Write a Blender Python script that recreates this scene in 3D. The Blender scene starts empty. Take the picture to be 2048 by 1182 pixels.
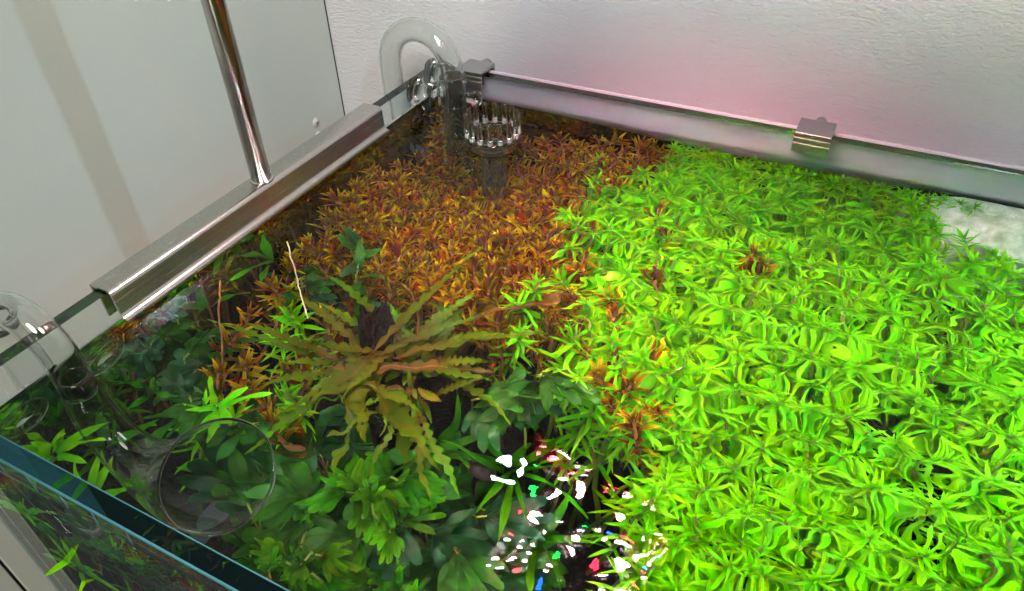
import bpy, math, random
import numpy as np
from mathutils import Vector, Matrix
random.seed(7)
rng = np.random.default_rng(11)
SC = bpy.context.scene
COL = SC.collection
WATER = -0.0134          # water level; the glass rim is z = 0

# ------------------------------------------------------------------ camera
cd = bpy.data.cameras.new('camera'); cam = bpy.data.objects.new('camera', cd); COL.objects.link(cam)
cd.sensor_width = 36.0; cd.sensor_fit = 'HORIZONTAL'; cd.lens = 1456.9 / 2048 * 36.0
cd.clip_start = 0.01; cd.clip_end = 50
yaw, pitch, roll = -0.48791, 0.68513, -0.02753
fwd = Vector((math.sin(yaw)*math.cos(pitch), math.cos(yaw)*math.cos(pitch), -math.sin(pitch)))
rgt = Vector((math.cos(yaw), -math.sin(yaw), 0)); up = rgt.cross(fwd)
r2 = rgt*math.cos(roll) + up*math.sin(roll); u2 = -rgt*math.sin(roll) + up*math.cos(roll)
cam.matrix_world = Matrix(((r2.x, u2.x, -fwd.x, 0.23571), (r2.y, u2.y, -fwd.y, -0.35665), (r2.z, u2.z, -fwd.z, 0.16978), (0, 0, 0, 1)))
SC.camera = cam

# ------------------------------------------------------------------ world: a dim room
w = bpy.data.worlds.new('World'); SC.world = w; w.use_nodes = True
bg = w.node_tree.nodes['Background']; bg.inputs[0].default_value = (0.95, 0.97, 1.0, 1); bg.inputs[1].default_value = 0.05
# added fill lamp for the walls, unseen, behind and above the camera
la = bpy.data.lights.new('wall_fill_lamp', 'AREA'); la.shape = 'DISK'; la.size = 0.7; la.energy = 51; la.color = (1.0, 0.95, 0.86)
lo = bpy.data.objects.new('wall_fill_lamp', la); COL.objects.link(lo); lo.location = (0.75, -1.35, 1.5)
lo.rotation_euler = (Vector((0.1, 0, 0)) - lo.location).to_track_quat('-Z', 'Y').to_euler()
lo['kind'] = 'helper'

vs = SC.view_settings; vs.view_transform = 'Standard'; vs.look = 'None'; vs.exposure = 0; vs.gamma = 1; vs.use_curve_mapping = False
cy = SC.cycles
cy.use_denoising = True; cy.denoiser = 'OPENIMAGEDENOISE'
cy.max_bounces = 10; cy.transmission_bounces = 10; cy.glossy_bounces = 4; cy.diffuse_bounces = 2; cy.transparent_max_bounces = 16
cy.caustics_refractive = True; cy.caustics_reflective = True; cy.sample_clamp_indirect = 900; cy.blur_glossy = 0.3
cy.use_adaptive_sampling = False

# ------------------------------------------------------------------ material helpers
def new_mat(name):
    m = bpy.data.materials.new(name); m.use_nodes = True
    nt = m.node_tree; nt.nodes.clear()
    out = nt.nodes.new('ShaderNodeOutputMaterial')
    return m, nt, out
def N(nt, t, **kw):
    n = nt.nodes.new(t)
    for k, v in kw.items():
        if k.startswith('i_'):
            n.inputs[k[2:].replace('_', ' ')].default_value = v
        else:
            setattr(n, k, v)
    return n
def L(nt, a, b): nt.links.new(a, b)
def principled(name, col, rough=0.5, metal=0.0, **kw):
    m, nt, out = new_mat(name)
    p = N(nt, 'ShaderNodeBsdfPrincipled'); p.inputs['Base Color'].default_value = (*col, 1)
    p.inputs['Roughness'].default_value = rough; p.inputs['Metallic'].default_value = metal
    for k, v in kw.items(): p.inputs[k].default_value = v
    L(nt, p.outputs[0], out.inputs[0])
    return m, nt, p
def ramp(nt, fac, stops):
    r = N(nt, 'ShaderNodeValToRGB'); e = r.color_ramp.elements
    while len(e) < len(stops): e.new(0.5)
    for el, (p, c) in zip(e, stops): el.position = p; el.color = (*c, 1)
    L(nt, fac, r.inputs[0]); return r.outputs[0]
def mixc(nt, fac, a, b, mode='MIX'):
    n = N(nt, 'ShaderNodeMix', data_type='RGBA', blend_type=mode)
    for s, v in ((n.inputs[0], fac), (n.inputs[6], a), (n.inputs[7], b)):
        if isinstance(v, (int, float)): s.default_value = v
        elif isinstance(v, tuple): s.default_value = (*v, 1)
        else: L(nt, v, s)
    return n.outputs[2]
def mathn(nt, op, a, b=None, clamp=False):
    n = N(nt, 'ShaderNodeMath', operation=op, use_clamp=clamp)
    for s, v in ((n.inputs[0], a), (n.inputs[1], b)):
        if v is None: continue
        if isinstance(v, (int, float)): s.default_value = v
        else: L(nt, v, s)
    return n.outputs[0]
def noise(nt, scale, detail=3, vec=None, rough=0.55, dist=0):
    n = N(nt, 'ShaderNodeTexNoise'); n.inputs['Scale'].default_value = scale; n.inputs['Detail'].default_value = detail
    n.inputs['Roughness'].default_value = rough; n.inputs['Distortion'].default_value = dist
    if vec is not None: L(nt, vec, n.inputs['Vector'])
    return n.outputs[0]
def bump(nt, h, strength, dist, normal_in):
    b = N(nt, 'ShaderNodeBump'); b.inputs['Strength'].default_value = strength; b.inputs['Distance'].default_value = dist
    L(nt, h, b.inputs['Height']); L(nt, b.outputs[0], normal_in); return b

# ---- wallpaper
M_WALL, nt, p = principled('wallpaper', (0.62, 0.61, 0.62), 0.85)
tc = N(nt, 'ShaderNodeTexCoord'); mp = N(nt, 'ShaderNodeMapping'); L(nt, tc.outputs['Object'], mp.inputs[0])
mp.inputs['Rotation'].default_value = (0, math.radians(35), 0); mp.inputs['Scale'].default_value = (1.0, 1, 2.1)
n1 = noise(nt, 360, 4, mp.outputs[0], 0.6, 0.8); n2 = noise(nt, 620, 3, tc.outputs['Object'])
hh = mathn(nt, 'ADD', mathn(nt, 'MULTIPLY', n1, 1.0), mathn(nt, 'MULTIPLY', n2, 0.35))
bump(nt, hh, 0.6, 0.0018, p.inputs['Normal'])
c = ramp(nt, noise(nt, 9, 3, tc.outputs['Object']), [(0.3, (0.60, 0.59, 0.60)), (0.75, (0.66, 0.65, 0.65))]); L(nt, c, p.inputs['Base Color'])
# ---- laminate panel of the neighbouring cabinet
M_PANEL, nt, p = principled('laminate', (0.60, 0.615, 0.55), 0.42)
tc = N(nt, 'ShaderNodeTexCoord')
c = ramp(nt, noise(nt, 6, 4, tc.outputs['Object']), [(0.3, (0.50, 0.545, 0.50)), (0.7, (0.545, 0.585, 0.535))])
sx = N(nt, 'ShaderNodeSeparateXYZ'); L(nt, tc.outputs['Object'], sx.inputs[0])
dz = N(nt, 'ShaderNodeMapRange'); L(nt, mathn(nt, 'ADD', sx.outputs[2], mathn(nt, 'MULTIPLY', noise(nt, 30, 4, tc.outputs['Object']), 0.012)), dz.inputs[0]); dz.inputs[1].default_value = -0.045; dz.inputs[2].default_value = -0.052
c = mixc(nt, mathn(nt, 'MULTIPLY', dz.outputs[0], 0.5), c, (0.52, 0.505, 0.43)); L(nt, c, p.inputs['Base Color'])
r_ = ramp(nt, noise(nt, 14, 5, tc.outputs['Object']), [(0.3, (0.36,)*3), (0.7, (0.5,)*3)]); L(nt, r_, p.inputs['Roughness'])
bump(nt, noise(nt, 900, 2, tc.outputs['Object']), 0.08, 0.0005, p.inputs['Normal'])
M_SCREW, nt, p = principled('screw_plastic', (0.6, 0.6, 0.56), 0.4)
M_DARK, nt, p = principled('dark_gap', (0.03, 0.03, 0.03), 0.8)
M_RUBBER, nt, p = principled('black_rubber', (0.015, 0.015, 0.016), 0.5)
# ---- metals
M_CHROME, nt, p = principled('polished_steel', (0.62, 0.60, 0.58), 0.1, 1.0)
tc = N(nt, 'ShaderNodeTexCoord')
sm = noise(nt, 60, 5, tc.outputs['Object'], 0.65)
L(nt, ramp(nt, sm, [(0.35, (0.10,)*3), (0.7, (0.26,)*3)]), p.inputs['Roughness'])
L(nt, ramp(nt, sm, [(0.3, (0.64, 0.62, 0.59)), (0.75, (0.50, 0.475, 0.45))]), p.inputs['Base Color'])
M_RAIL, nt, p = principled('brushed_steel', (0.55, 0.53, 0.50), 0.22, 1.0)
tc = N(nt, 'ShaderNodeTexCoord'); mp = N(nt, 'ShaderNodeMapping'); L(nt, tc.outputs['Object'], mp.inputs[0]); mp.inputs['Scale'].default_value = (900, 12, 900)
L(nt, ramp(nt, noise(nt, 1, 3, mp.outputs[0]), [(0.3, (0.15,)*3), (0.75, (0.30,)*3)]), p.inputs['Roughness'])
spk = noise(nt, 1800, 2, tc.outputs['Object'])
c = ramp(nt, spk, [(0.42, (0.50, 0.48, 0.46)), (0.62, (0.60, 0.58, 0.55)), (0.72, (0.75, 0.72, 0.70))])
vo = N(nt, 'ShaderNodeTexVoronoi'); vo.inputs['Scale'].default_value = 210; L(nt, tc.outputs['Object'], vo.inputs['Vector'])
sp_ = mathn(nt, 'MULTIPLY', mathn(nt, 'LESS_THAN', vo.outputs['Distance'], 0.26), mathn(nt, 'GREATER_THAN', noise(nt, 45, 3, tc.outputs['Object']), 0.55))
L(nt, mixc(nt, mathn(nt, 'MULTIPLY', sp_, 0.35), c, (0.80, 0.78, 0.76)), p.inputs['Base Color'])
M_ALU, nt, p = principled('brushed_aluminium', (0.45, 0.45, 0.46), 0.36, 1.0)
tc = N(nt, 'ShaderNodeTexCoord'); mp = N(nt, 'ShaderNodeMapping'); L(nt, tc.outputs['Object'], mp.inputs[0]); mp.inputs['Scale'].default_value = (15, 2200, 2200)
L(nt, ramp(nt, noise(nt, 1, 3, mp.outputs[0]), [(0.3, (0.28,)*3), (0.7, (0.48,)*3)]), p.inputs['Roughness'])
M_BODY, nt, p = principled('black_anodised', (0.02, 0.02, 0.022), 0.45, 0.6)
M_FILM, nt, p = principled('backing_film', (0.60, 0.60, 0.64), 0.35)
p.inputs['Metallic'].default_value = 0.05
tc = N(nt, 'ShaderNodeTexCoord')
L(nt, ramp(nt, noise(nt, 40, 4, tc.outputs['Object']), [(0.3, (0.60, 0.59, 0.67)), (0.7, (0.67, 0.66, 0.73))]), p.inputs['Base Color'])
# ---- LED emitters
def emit(name, col, s, rim=None):
    m, nt, out = new_mat(name); e = N(nt, 'ShaderNodeEmission'); e.inputs[0].default_value = (*col, 1); e.inputs[1].default_value = s
    if rim:
        ga = N(nt, 'ShaderNodeAttribute', attribute_name='g')
        L(nt, ramp(nt, ga.outputs['Fac'], [(0.0, rim), (0.12, rim), (0.20, col)]), e.inputs[0])
    L(nt, e.outputs[0], out.inputs[0]); return m
LED = 760.0
M_LEDW = emit('led_white', (0.88, 1.0, 0.92), LED * 2.3, (1.0, 0.05, 0.09))
M_LEDR = emit('led_red', (1.0, 0.012, 0.03), LED * 1.0, (1.0, 0.012, 0.03))
M_LEDRB = emit('led_red_bright', (1.0, 0.06, 0.08), LED * 1.7, (1.0, 0.012, 0.03))
M_LEDG = emit('led_green', (0.004, 1.0, 0.05), LED * 0.5, (0.004, 1.0, 0.05))
M_LEDW2 = emit('led_white_wide', (0.88, 0.98, 0.90), LED * 0.72, (0.9, 0.95, 0.95))
M_LEDC = emit('led_cold', (0.58, 0.78, 1.0), 7000)
M_LEDB = emit('led_blue', (0.003, 0.03, 1.0), LED * 1.3, (0.003, 0.03, 1.0))
# ---- glass
def glass_mat(name, ior, col=(1, 1, 1), absorb=None, dens=0, rough=0.0):
    m, nt, out = new_mat(name)
    g = N(nt, 'ShaderNodeBsdfGlass'); g.inputs['Color'].default_value = (*col, 1); g.inputs['IOR'].default_value = ior; g.inputs['Roughness'].default_value = rough
    L(nt, g.outputs[0], out.inputs[0])
    if absorb:
        v = N(nt, 'ShaderNodeVolumeAbsorption'); v.inputs['Color'].default_value = (*absorb, 1); v.inputs['Density'].default_value = dens
        L(nt, v.outputs[0], out.inputs['Volume'])
    return m
ABS = (0.10, 0.72, 0.74)
M_PANE = glass_mat('pane_glass', 1.51, (0.95, 0.99, 0.99))
M_PANEW = glass_mat('pane_glass_wet', 1.51/1.333, (0.96, 0.99, 0.99))
M_EDGE, nt, p = principled('pane_ground_edge', (0.30, 0.52, 0.60), 0.3)
M_RIM = glass_mat('rim_glass', 1.51, (0.22, 0.52, 0.60), rough=0.02)
M_ARRIS, nt, p = principled('ground_arris', (0.05, 0.20, 0.23), 0.3)
def pipe_mat(name='pipe_glass', base=0.004, edge=0.32):
    """clear glass with pale edges painted in for its reflections, seen along the wall"""
    m, nt, out = new_mat(name)
    ge = N(nt, 'ShaderNodeNewGeometry'); sx = N(nt, 'ShaderNodeSeparateXYZ'); L(nt, ge.outputs['Position'], sx.inputs[0])
    wet = mathn(nt, 'LESS_THAN', sx.outputs[2], WATER)
    ior = mathn(nt, 'SUBTRACT', 1.47, mathn(nt, 'MULTIPLY', wet, 0.25))
    g = N(nt, 'ShaderNodeBsdfGlass'); g.inputs['Color'].default_value = (0.985, 0.995, 0.985, 1); g.inputs['Roughness'].default_value = 0
    L(nt, ior, g.inputs['IOR'])
    d = N(nt, 'ShaderNodeBsdfTranslucent'); d.inputs[0].default_value = (0.62, 0.68, 0.58, 1)
    d2 = N(nt, 'ShaderNodeBsdfDiffuse'); d2.inputs[0].default_value = (0.62, 0.68, 0.60, 1)
    md = N(nt, 'ShaderNodeMixShader'); L(nt, d.outputs[0], md.inputs[1]); L(nt, d2.outputs[0], md.inputs[2])
    lw = N(nt, 'ShaderNodeLayerWeight'); lw.inputs[0].default_value = 0.35
    fac = mathn(nt, 'ADD', base, mathn(nt, 'MULTIPLY', mathn(nt, 'POWER', lw.outputs['Facing'], 5.0), edge))  # pale diffuse edge stands in for highlights on the glass
    mx = N(nt, 'ShaderNodeMixShader'); L(nt, fac, mx.inputs[0]); L(nt, g.outputs[0], mx.inputs[1]); L(nt, md.outputs[0], mx.inputs[2])
    L(nt, mx.outputs[0], out.inputs[0])
    return m
M_PIPE = pipe_mat()
M_PIPE2 = pipe_mat('pale_edge_pipe_glass', 0.045, 0.6)
M_PIPE3 = pipe_mat('horn_glass', 0.002, 0.45)
M_SIL, nt, p = principled('silicone', (0.55, 0.6, 0.6), 0.35, 0, **{'Transmission Weight': 0.7, 'IOR': 1.35})
# ---- water
def water_mat():
    m, nt, out = new_mat('water')
    rf = N(nt, 'ShaderNodeBsdfRefraction'); rf.inputs['Color'].default_value = (0.985, 1, 0.99, 1); rf.inputs['IOR'].default_value = 1.333; rf.inputs['Roughness'].default_value = 0
    gl = N(nt, 'ShaderNodeBsdfGlossy'); gl.inputs['Roughness'].default_value = 0
    fr = N(nt, 'ShaderNodeFresnel'); fr.inputs['IOR'].default_value = 1.333
    ge = N(nt, 'ShaderNodeNewGeometry')
    k = mathn(nt, 'ADD', 0.48, mathn(nt, 'MULTIPLY', ge.outputs['Backfacing'], 0.52))   # full internal reflection on the water side
    mx = N(nt, 'ShaderNodeMixShader'); L(nt, mathn(nt, 'MULTIPLY', fr.outputs[0], k), mx.inputs[0]); L(nt, rf.outputs[0], mx.inputs[1]); L(nt, gl.outputs[0], mx.inputs[2])
    L(nt, mx.outputs[0], out.inputs[0]); return m
M_WATER = water_mat()
# ---- soil, wood, stone
M_SOIL, nt, p = principled('aqua_soil', (0.010, 0.007, 0.005), 0.9)
tc = N(nt, 'ShaderNodeTexCoord'); bump(nt, noise(nt, 500, 3, tc.outputs['Object']), 1.0, 0.002, p.inputs['Normal'])
def wood_mat():
    m, nt, p = principled('driftwood', (0.05, 0.03, 0.02), 0.75); p.inputs['Specular IOR Level'].default_value = 0.15
    tc = N(nt, 'ShaderNodeTexCoord'); mp = N(nt, 'ShaderNodeMapping'); L(nt, tc.outputs['Object'], mp.inputs[0]); mp.inputs['Scale'].default_value = (1, 1, 0.25)
    n = noise(nt, 300, 5, mp.outputs[0], 0.65)
    L(nt, ramp(nt, n, [(0.3, (0.003, 0.0025, 0.0022)), (0.55, (0.010, 0.0075, 0.0065)), (0.8, (0.045, 0.034, 0.028))]), p.inputs['Base Color'])
    bump(nt, n, 0.9, 0.002, p.inputs['Normal']); return m
M_WOOD = wood_mat()
M_STONE, nt, p = principled('red_stone', (0.2, 0.08, 0.06), 0.6)
tc = N(nt, 'ShaderNodeTexCoord')
L(nt, ramp(nt, noise(nt, 160, 5, tc.outputs['Object']), [(0.3, (0.02, 0.011, 0.009)), (0.7, (0.06, 0.027, 0.022))]), p.inputs['Base Color'])

# ---- leaves.  point attribute 't' runs base->tip, 's' across (0 centre .. 1 margin)
def leaf_mat(name, stops, vein, trans=0.4, under=None, var=0.35, gloss=0.12, rough=0.35, satur=1.0, alt=None, veins=0):
    """stops: colours along the leaf; vein: midrib colour; under: colour of the leaf's underside; alt: second colourway picked per plant"""
    m, nt, out = new_mat(name)
    at = N(nt, 'ShaderNodeAttribute', attribute_name='t'); as_ = N(nt, 'ShaderNodeAttribute', attribute_name='s')
    oi = N(nt, 'ShaderNodeObjectInfo'); ge = N(nt, 'ShaderNodeNewGeometry')
    ra = N(nt, 'ShaderNodeAttribute', attribute_name='r')
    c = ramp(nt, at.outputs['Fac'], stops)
    if alt:
        c2 = ramp(nt, at.outputs['Fac'], alt)
        rr = mathn(nt, 'FRACT', mathn(nt, 'ADD', mathn(nt, 'MULTIPLY', oi.outputs['Random'], 7.31), ra.outputs['Fac']))
        f = N(nt, 'ShaderNodeMapRange'); L(nt, rr, f.inputs[0]); f.inputs[1].default_value = 0.25; f.inputs[2].default_value = 0.5
        c = mixc(nt, f.outputs[0], c, c2)
    if under:
        c = mixc(nt, ge.outputs['Backfacing'], c, under)
    if veins:
        sv_ = mathn(nt, 'SINE', mathn(nt, 'SUBTRACT', mathn(nt, 'MULTIPLY', at.outputs['Fac'], veins), mathn(nt, 'MULTIPLY', as_.outputs['Fac'], 5.0)))
        c = mixc(nt, mathn(nt, 'MULTIPLY', mathn(nt, 'POWER', mathn(nt, 'MAXIMUM', sv_, 0.0), 3.0), 0.25), c, vein)
    vf = mathn(nt, 'SUBTRACT', 1.0, mathn(nt, 'MULTIPLY', as_.outputs['Fac'], 4.5), True)
    c = mixc(nt, mathn(nt, 'MULTIPLY', vf, 0.75), c, vein)
    tc = N(nt, 'ShaderNodeTexCoord')
    n = noise(nt, 350, 4, tc.outputs['Object'])
    hsv = N(nt, 'ShaderNodeHueSaturation'); L(nt, c, hsv.inputs['Color']); hsv.inputs['Saturation'].default_value = satur
    val = mathn(nt, 'ADD', 1.0 - var, mathn(nt, 'MULTIPLY', mathn(nt, 'ADD', mathn(nt, 'ADD', n, mathn(nt, 'MULTIPLY', oi.outputs['Random'], 0.5)), mathn(nt, 'MULTIPLY', ra.outputs['Fac'], 0.5)), var))
    L(nt, val, hsv.inputs['Value'])
    L(nt, mathn(nt, 'ADD', 0.485, mathn(nt, 'MULTIPLY', ra.outputs['Fac'], 0.03)), hsv.inputs['Hue'])
    d = N(nt, 'ShaderNodeBsdfDiffuse'); t = N(nt, 'ShaderNodeBsdfTranslucent'); L(nt, hsv.outputs[0], d.inputs[0])
    L(nt, hsv.outputs[0], t.inputs[0])
    mx = N(nt, 'ShaderNodeMixShader'); mx.inputs[0].default_value = trans; L(nt, d.outputs[0], mx.inputs[1]); L(nt, t.outputs[0], mx.inputs[2])
    g = N(nt, 'ShaderNodeBsdfGlossy'); g.inputs['Roughness'].default_value = rough
    fr = N(nt, 'ShaderNodeFresnel'); fr.inputs[0].default_value = 1.2
    m2 = N(nt, 'ShaderNodeMixShader'); L(nt, mathn(nt, 'ADD', mathn(nt, 'MULTIPLY', fr.outputs[0], 0.15), gloss * 0.04), m2.inputs[0]); L(nt, mx.outputs[0], m2.inputs[1]); L(nt, g.outputs[0], m2.inputs[2])
    L(nt, m2.outputs[0], out.inputs[0])
    return m
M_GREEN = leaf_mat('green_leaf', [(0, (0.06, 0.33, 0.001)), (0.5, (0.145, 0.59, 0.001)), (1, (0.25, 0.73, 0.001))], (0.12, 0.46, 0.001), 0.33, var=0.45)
M_RED = leaf_mat('red_leaf', [(0, (0.08, 0.008, 0.009)), (0.45, (0.20, 0.027, 0.008)), (1, (0.45, 0.145, 0.006))], (0.18, 0.03, 0.012), 0.35,
                 under=(0.20, 0.035, 0.035), alt=[(0, (0.11, 0.06, 0.003)), (0.5, (0.28, 0.225, 0.003)), (1, (0.56, 0.48, 0.004))], var=0.5)
M_HYG = leaf_mat('lobed_leaf', veins=57.0, stops= [(0, (0.075, 0.042, 0.010)), (0.45, (0.042, 0.125, 0.002)), (1, (0.075, 0.29, 0.002))], vein=(0.14, 0.08, 0.015), trans=0.3, under=(0.045, 0.065, 0.010), var=0.5,
                 alt=[(0, (0.09, 0.045, 0.010)), (0.5, (0.062, 0.11, 0.002)), (1, (0.10, 0.21, 0.002))])
M_HYGB = leaf_mat('lobed_leaf_brown', [(0, (0.085, 0.045, 0.015)), (1, (0.11, 0.08, 0.012))], (0.28, 0.11, 0.05), 0.3, var=0.35)
M_FERN = leaf_mat('fern_leaf', [(0, (0.008, 0.035, 0.008)), (0.5, (0.012, 0.065, 0.020)), (1, (0.02, 0.095, 0.036))], (0.02, 0.085, 0.026), 0.3, var=0.5, gloss=0.3, rough=0.4,
                  alt=[(0, (0.012, 0.055, 0.003)), (0.5, (0.022, 0.11, 0.006)), (1, (0.035, 0.16, 0.009))])
M_RIB = leaf_mat('ribbon_leaf', [(0, (0.012, 0.08, 0.001)), (0.5, (0.035, 0.20, 0.0015)), (1, (0.07, 0.30, 0.002))], (0.03, 0.15, 0.0015), 0.4, var=0.35)
M_STEM, nt, p = principled('plant_stem', (0.14, 0.22, 0.02), 0.5)
M_STEMR, nt, p = principled('red_stem', (0.30, 0.13, 0.05), 0.5)
M_ROOT, nt, p = principled('pale_root', (0.75, 0.62, 0.48), 0.5)

# ------------------------------------------------------------------ object helpers
def link(o, parent=None):
    COL.objects.link(o)
    if parent is not None: o.parent = parent
    return o
def obj(name, verts, faces, mat, parent=None, smooth=True, mats=None, fm=None, attrs=None):
    me = mesh(name, verts, faces, mat, smooth, mats, fm, attrs)
    return link(bpy.data.objects.new(name, me), parent)
def mesh(name, verts, faces, mat, smooth=True, mats=None, fm=None, attrs=None):
    me = bpy.data.meshes.new(name); me.from_pydata([tuple(v) for v in verts], [], faces)
    for m in (mats or [mat]): me.materials.append(m)
    if fm: me.polygons.foreach_set('material_index', fm)
    if smooth: me.polygons.foreach_set('use_smooth', [True]*len(me.polygons))
    if attrs:
        for k, vals in attrs.items():
            a = me.attributes.new(k, 'FLOAT', 'POINT'); a.data.foreach_set('value', np.asarray(vals, dtype=np.float32))
    me.update(); return me
def empty(name, loc=(0, 0, 0)):
    o = bpy.data.objects.new(name, None); o.location = loc; o.empty_display_size = 0.01; return link(o)
def tag(o, label=None, cat=None, group=None, kind=None):
    if label: o['label'] = label
    if cat: o['category'] = cat
    if group: o['group'] = group
    if kind: o['kind'] = kind
    return o
def box(x0, x1, y0, y1, z0, z1):
    v = [(x, y, z) for z in (z0, z1) for y in (y0, y1) for x in (x0, x1)]
    f = [(0, 2, 3, 1), (4, 5, 7, 6), (0, 1, 5, 4), (2, 6, 7, 3), (0, 4, 6, 2), (1, 3, 7, 5)]
    return v, f
def bevel(o, w=0.001, seg=2):
    m = o.modifiers.new('bevel', 'BEVEL'); m.width = w; m.segments = seg; m.limit_method = 'ANGLE'; return o
def frames(path):
    P = [Vector(p) for p in path]; T = []
    for i in range(len(P)):
        T.append((P[min(i+1, len(P)-1)] - P[max(i-1, 0)]).normalized())
    a = Vector((0, 0, 1)) if abs(T[0].z) < 0.9 else Vector((1, 0, 0))
    U = [T[0].cross(a).normalized()]
    for i in range(1, len(P)):
        u = U[-1] - T[i]*U[-1].dot(T[i]); U.append(u.normalized())
    return P, T, U
def tube(path, radii, seg=24, thick=None, cap=True):
    """A tube along PATH; with THICK a hollow one with a real wall."""
    P, T, U = frames(path); v, f = [], []; n = len(P)
    if not hasattr(radii, '__len__'): radii = [radii]*n
    def rings(off, flip):
        b = len(v)
        for i in range(n):
            V = T[i].cross(U[i])
            for k in range(seg):
                a = 2*math.pi*k/seg; v.append(P[i] + (U[i]*math.cos(a) + V*math.sin(a))*max(radii[i] - off, 1e-5))
        for i in range(n-1):
            for k in range(seg):
                q = (b+i*seg+k, b+i*seg+(k+1) % seg, b+(i+1)*seg+(k+1) % seg, b+(i+1)*seg+k)
                f.append(q[::-1] if flip else q)
        return b
    b0 = rings(0, False)
    if thick:
        b1 = rings(thick, True)
        for k in range(seg):
            k2 = (k+1) % seg
            f.append((b0+k2, b0+k, b1+k, b1+k2))
            e = (n-1)*seg; f.append((b0+e+k, b0+e+k2, b1+e+k2, b1+e+k))
    elif cap:
        f.append(tuple(range(b0+seg-1, b0-1, -1))); e = b0+(n-1)*seg; f.append(tuple(range(e, e+seg)))
    return v, f
def smooth_path(pts, n=12):
    """Catmull-Rom through PTS (each x, y, z, radius)."""
    p = [np.array(q, float) for q in pts]; p = [2*p[0]-p[1]] + p + [2*p[-1]-p[-2]]; out = []
    for i in range(1, len(p)-2):
        for k in range(n):
            t = k/n
            out.append(0.5*((2*p[i]) + (-p[i-1]+p[i+1])*t + (2*p[i-1]-5*p[i]+4*p[i+1]-p[i+2])*t*t + (-p[i-1]+3*p[i]-3*p[i+1]+p[i+2])*t**3))
    out.append(p[-2]); return [tuple(q[:3]) for q in out], [q[3] for q in out]

# ------------------------------------------------------------------ the setting
o = obj('back_wall', *box(-0.104, 1.4, 0.030, 0.06, -0.7, 0.9), M_WALL, smooth=False); tag(o, 'grey white textured wallpaper wall behind the tank', 'wall', kind='structure')
cab = empty('cabinet', (-0.104, -0.15, -0.5)); tag(cab, 'pale laminate cabinet side panel standing beside the tank', 'cabinet')
def cpart(name, v, f, m, **k):
    o = obj(name, v, f, m, **k); o.parent = cab; o.matrix_parent_inverse = Matrix.Translation(cab.location).inverted(); return o
bevel(cpart('side_panel', *box(-0.122, -0.104, -0.2958, 0.029, -0.7, 0.7), M_PANEL, smooth=False), 0.0006)
bevel(cpart('front_panel', *box(-0.122, -0.1045, -0.335, -0.2972, -0.7, 0.7), M_PANEL, smooth=False), 0.0006)
cpart('panel_gap', *box(-0.121, -0.1075, -0.2971, -0.2959, -0.7, 0.7), M_DARK, smooth=False)
for y, z in ((-0.0015, -0.0558), (-0.0018, -0.0662)):
    v, f = [], []; prof = [(0.0, 0.0011), (0.0016, 0.0011), (0.0019, 0.0008), (0.0021, 0.0002), (0.0027, 0.0007), (0.0033, 0.0004), (0.0034, -0.0005)]
    for r, h in prof:
        for k in range(20): a = k*math.tau/20; v.append((-0.104+h, y+r*math.cos(a), z+r*math.sin(a)))
    for i in range(len(prof)-1):
        for k in range(20): f.append((i*20+k, i*20+(k+1) % 20, i*20+20+(k+1) % 20, i*20+20+k))
    s = cpart('screw', v, f, M_SCREW)
    for a in (0.5, 0.5+math.pi/2):
        ca, sa = math.cos(a), math.sin(a); vv, ff = box(-0.0001, 0.00015, -0.0014, 0.0014, -0.0002, 0.0002)
        vv = [(-0.104+0.0011+x, y+yy*ca-zz*sa, z+yy*sa+zz*ca) for x, yy, zz in vv]
        obj('cross_slot', vv, ff, M_DARK, s, smooth=False)

# ------------------------------------------------------------------ the tank
W, D, H, T = 0.60, 0.30, 0.36, 0.006
tank = empty('glass_aquarium', (W/2, -D/2, -H-T)); tag(tank, 'rimless clear glass aquarium filled with water and planted', 'aquarium')
def keep(o, root):
    o.parent = root; o.matrix_parent_inverse = Matrix.Translation(root.location).inverted(); return o
def pane(name, x0, x1, y0, y1, wet_axis, wet_sign, ends=False):
    """glass sheet whose inner face is divided at the water line: below it the glass meets water"""
    v, f = [], []; zs = (-H, WATER, 0.0)
    for z in zs: v += [(x0, y0, z), (x1, y0, z), (x1, y1, z), (x0, y1, z)]
    fm = []
    side = [('y', -1), ('x', 1), ('y', 1), ('x', -1)]
    for lv in range(2):
        for k in range(4):
            k2 = (k+1) % 4; f.append((lv*4+k, lv*4+k2, lv*4+4+k2, lv*4+4+k))
            fm.append(1 if (side[k] == (wet_axis, wet_sign) and lv == 0) else (2 if (ends and side[k][0] != wet_axis) else 0))
    f.append((3, 2, 1, 0)); fm.append(0); f.append((8, 9, 10, 11)); fm.append(3 if name == 'front_pane' else 0)
    return keep(obj(name, v, f, None, smooth=False, mats=[M_PANE, M_PANEW, M_EDGE, M_RIM], fm=fm), tank)
pane('front_pane', -T, W+T, -D-T, -D, 'y', 1, True)
pane('back_pane', -T, W+T, 0, T, 'y', -1, True)
pane('left_pane', -T, 0, -D+0.0003, -0.0003, 'x', 1)
pane('right_pane', W, W+T, -D+0.0003, -0.0003, 'x', -1)
keep(obj('base_pane', *box(-T, W+T, -D-T, T, -H-T, -H-0.0004), M_PANE, smooth=False), tank)
bevel(keep(obj('backing_film', *box(-0.004, W+0.004, T+0.0012, T+0.0030, -H, 0.0006), M_FILM, smooth=False), tank), 0.0003)
for y, r_ in ((-D-T+0.0001, 0.00040), (-D-0.0001, 0.00025)):
    keep(obj('ground_edge', *tube([(-T, y, -0.0002), (0.1, y, -0.0002), (W+T, y, -0.0002)], r_, 8), M_ARRIS), tank)
M_RIMREFL, nt, p = principled('painted_rim_reflection', (0.35, 0.62, 0.68), 0.5)  # pale teal strips painted in for the reflections inside the front rim
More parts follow.
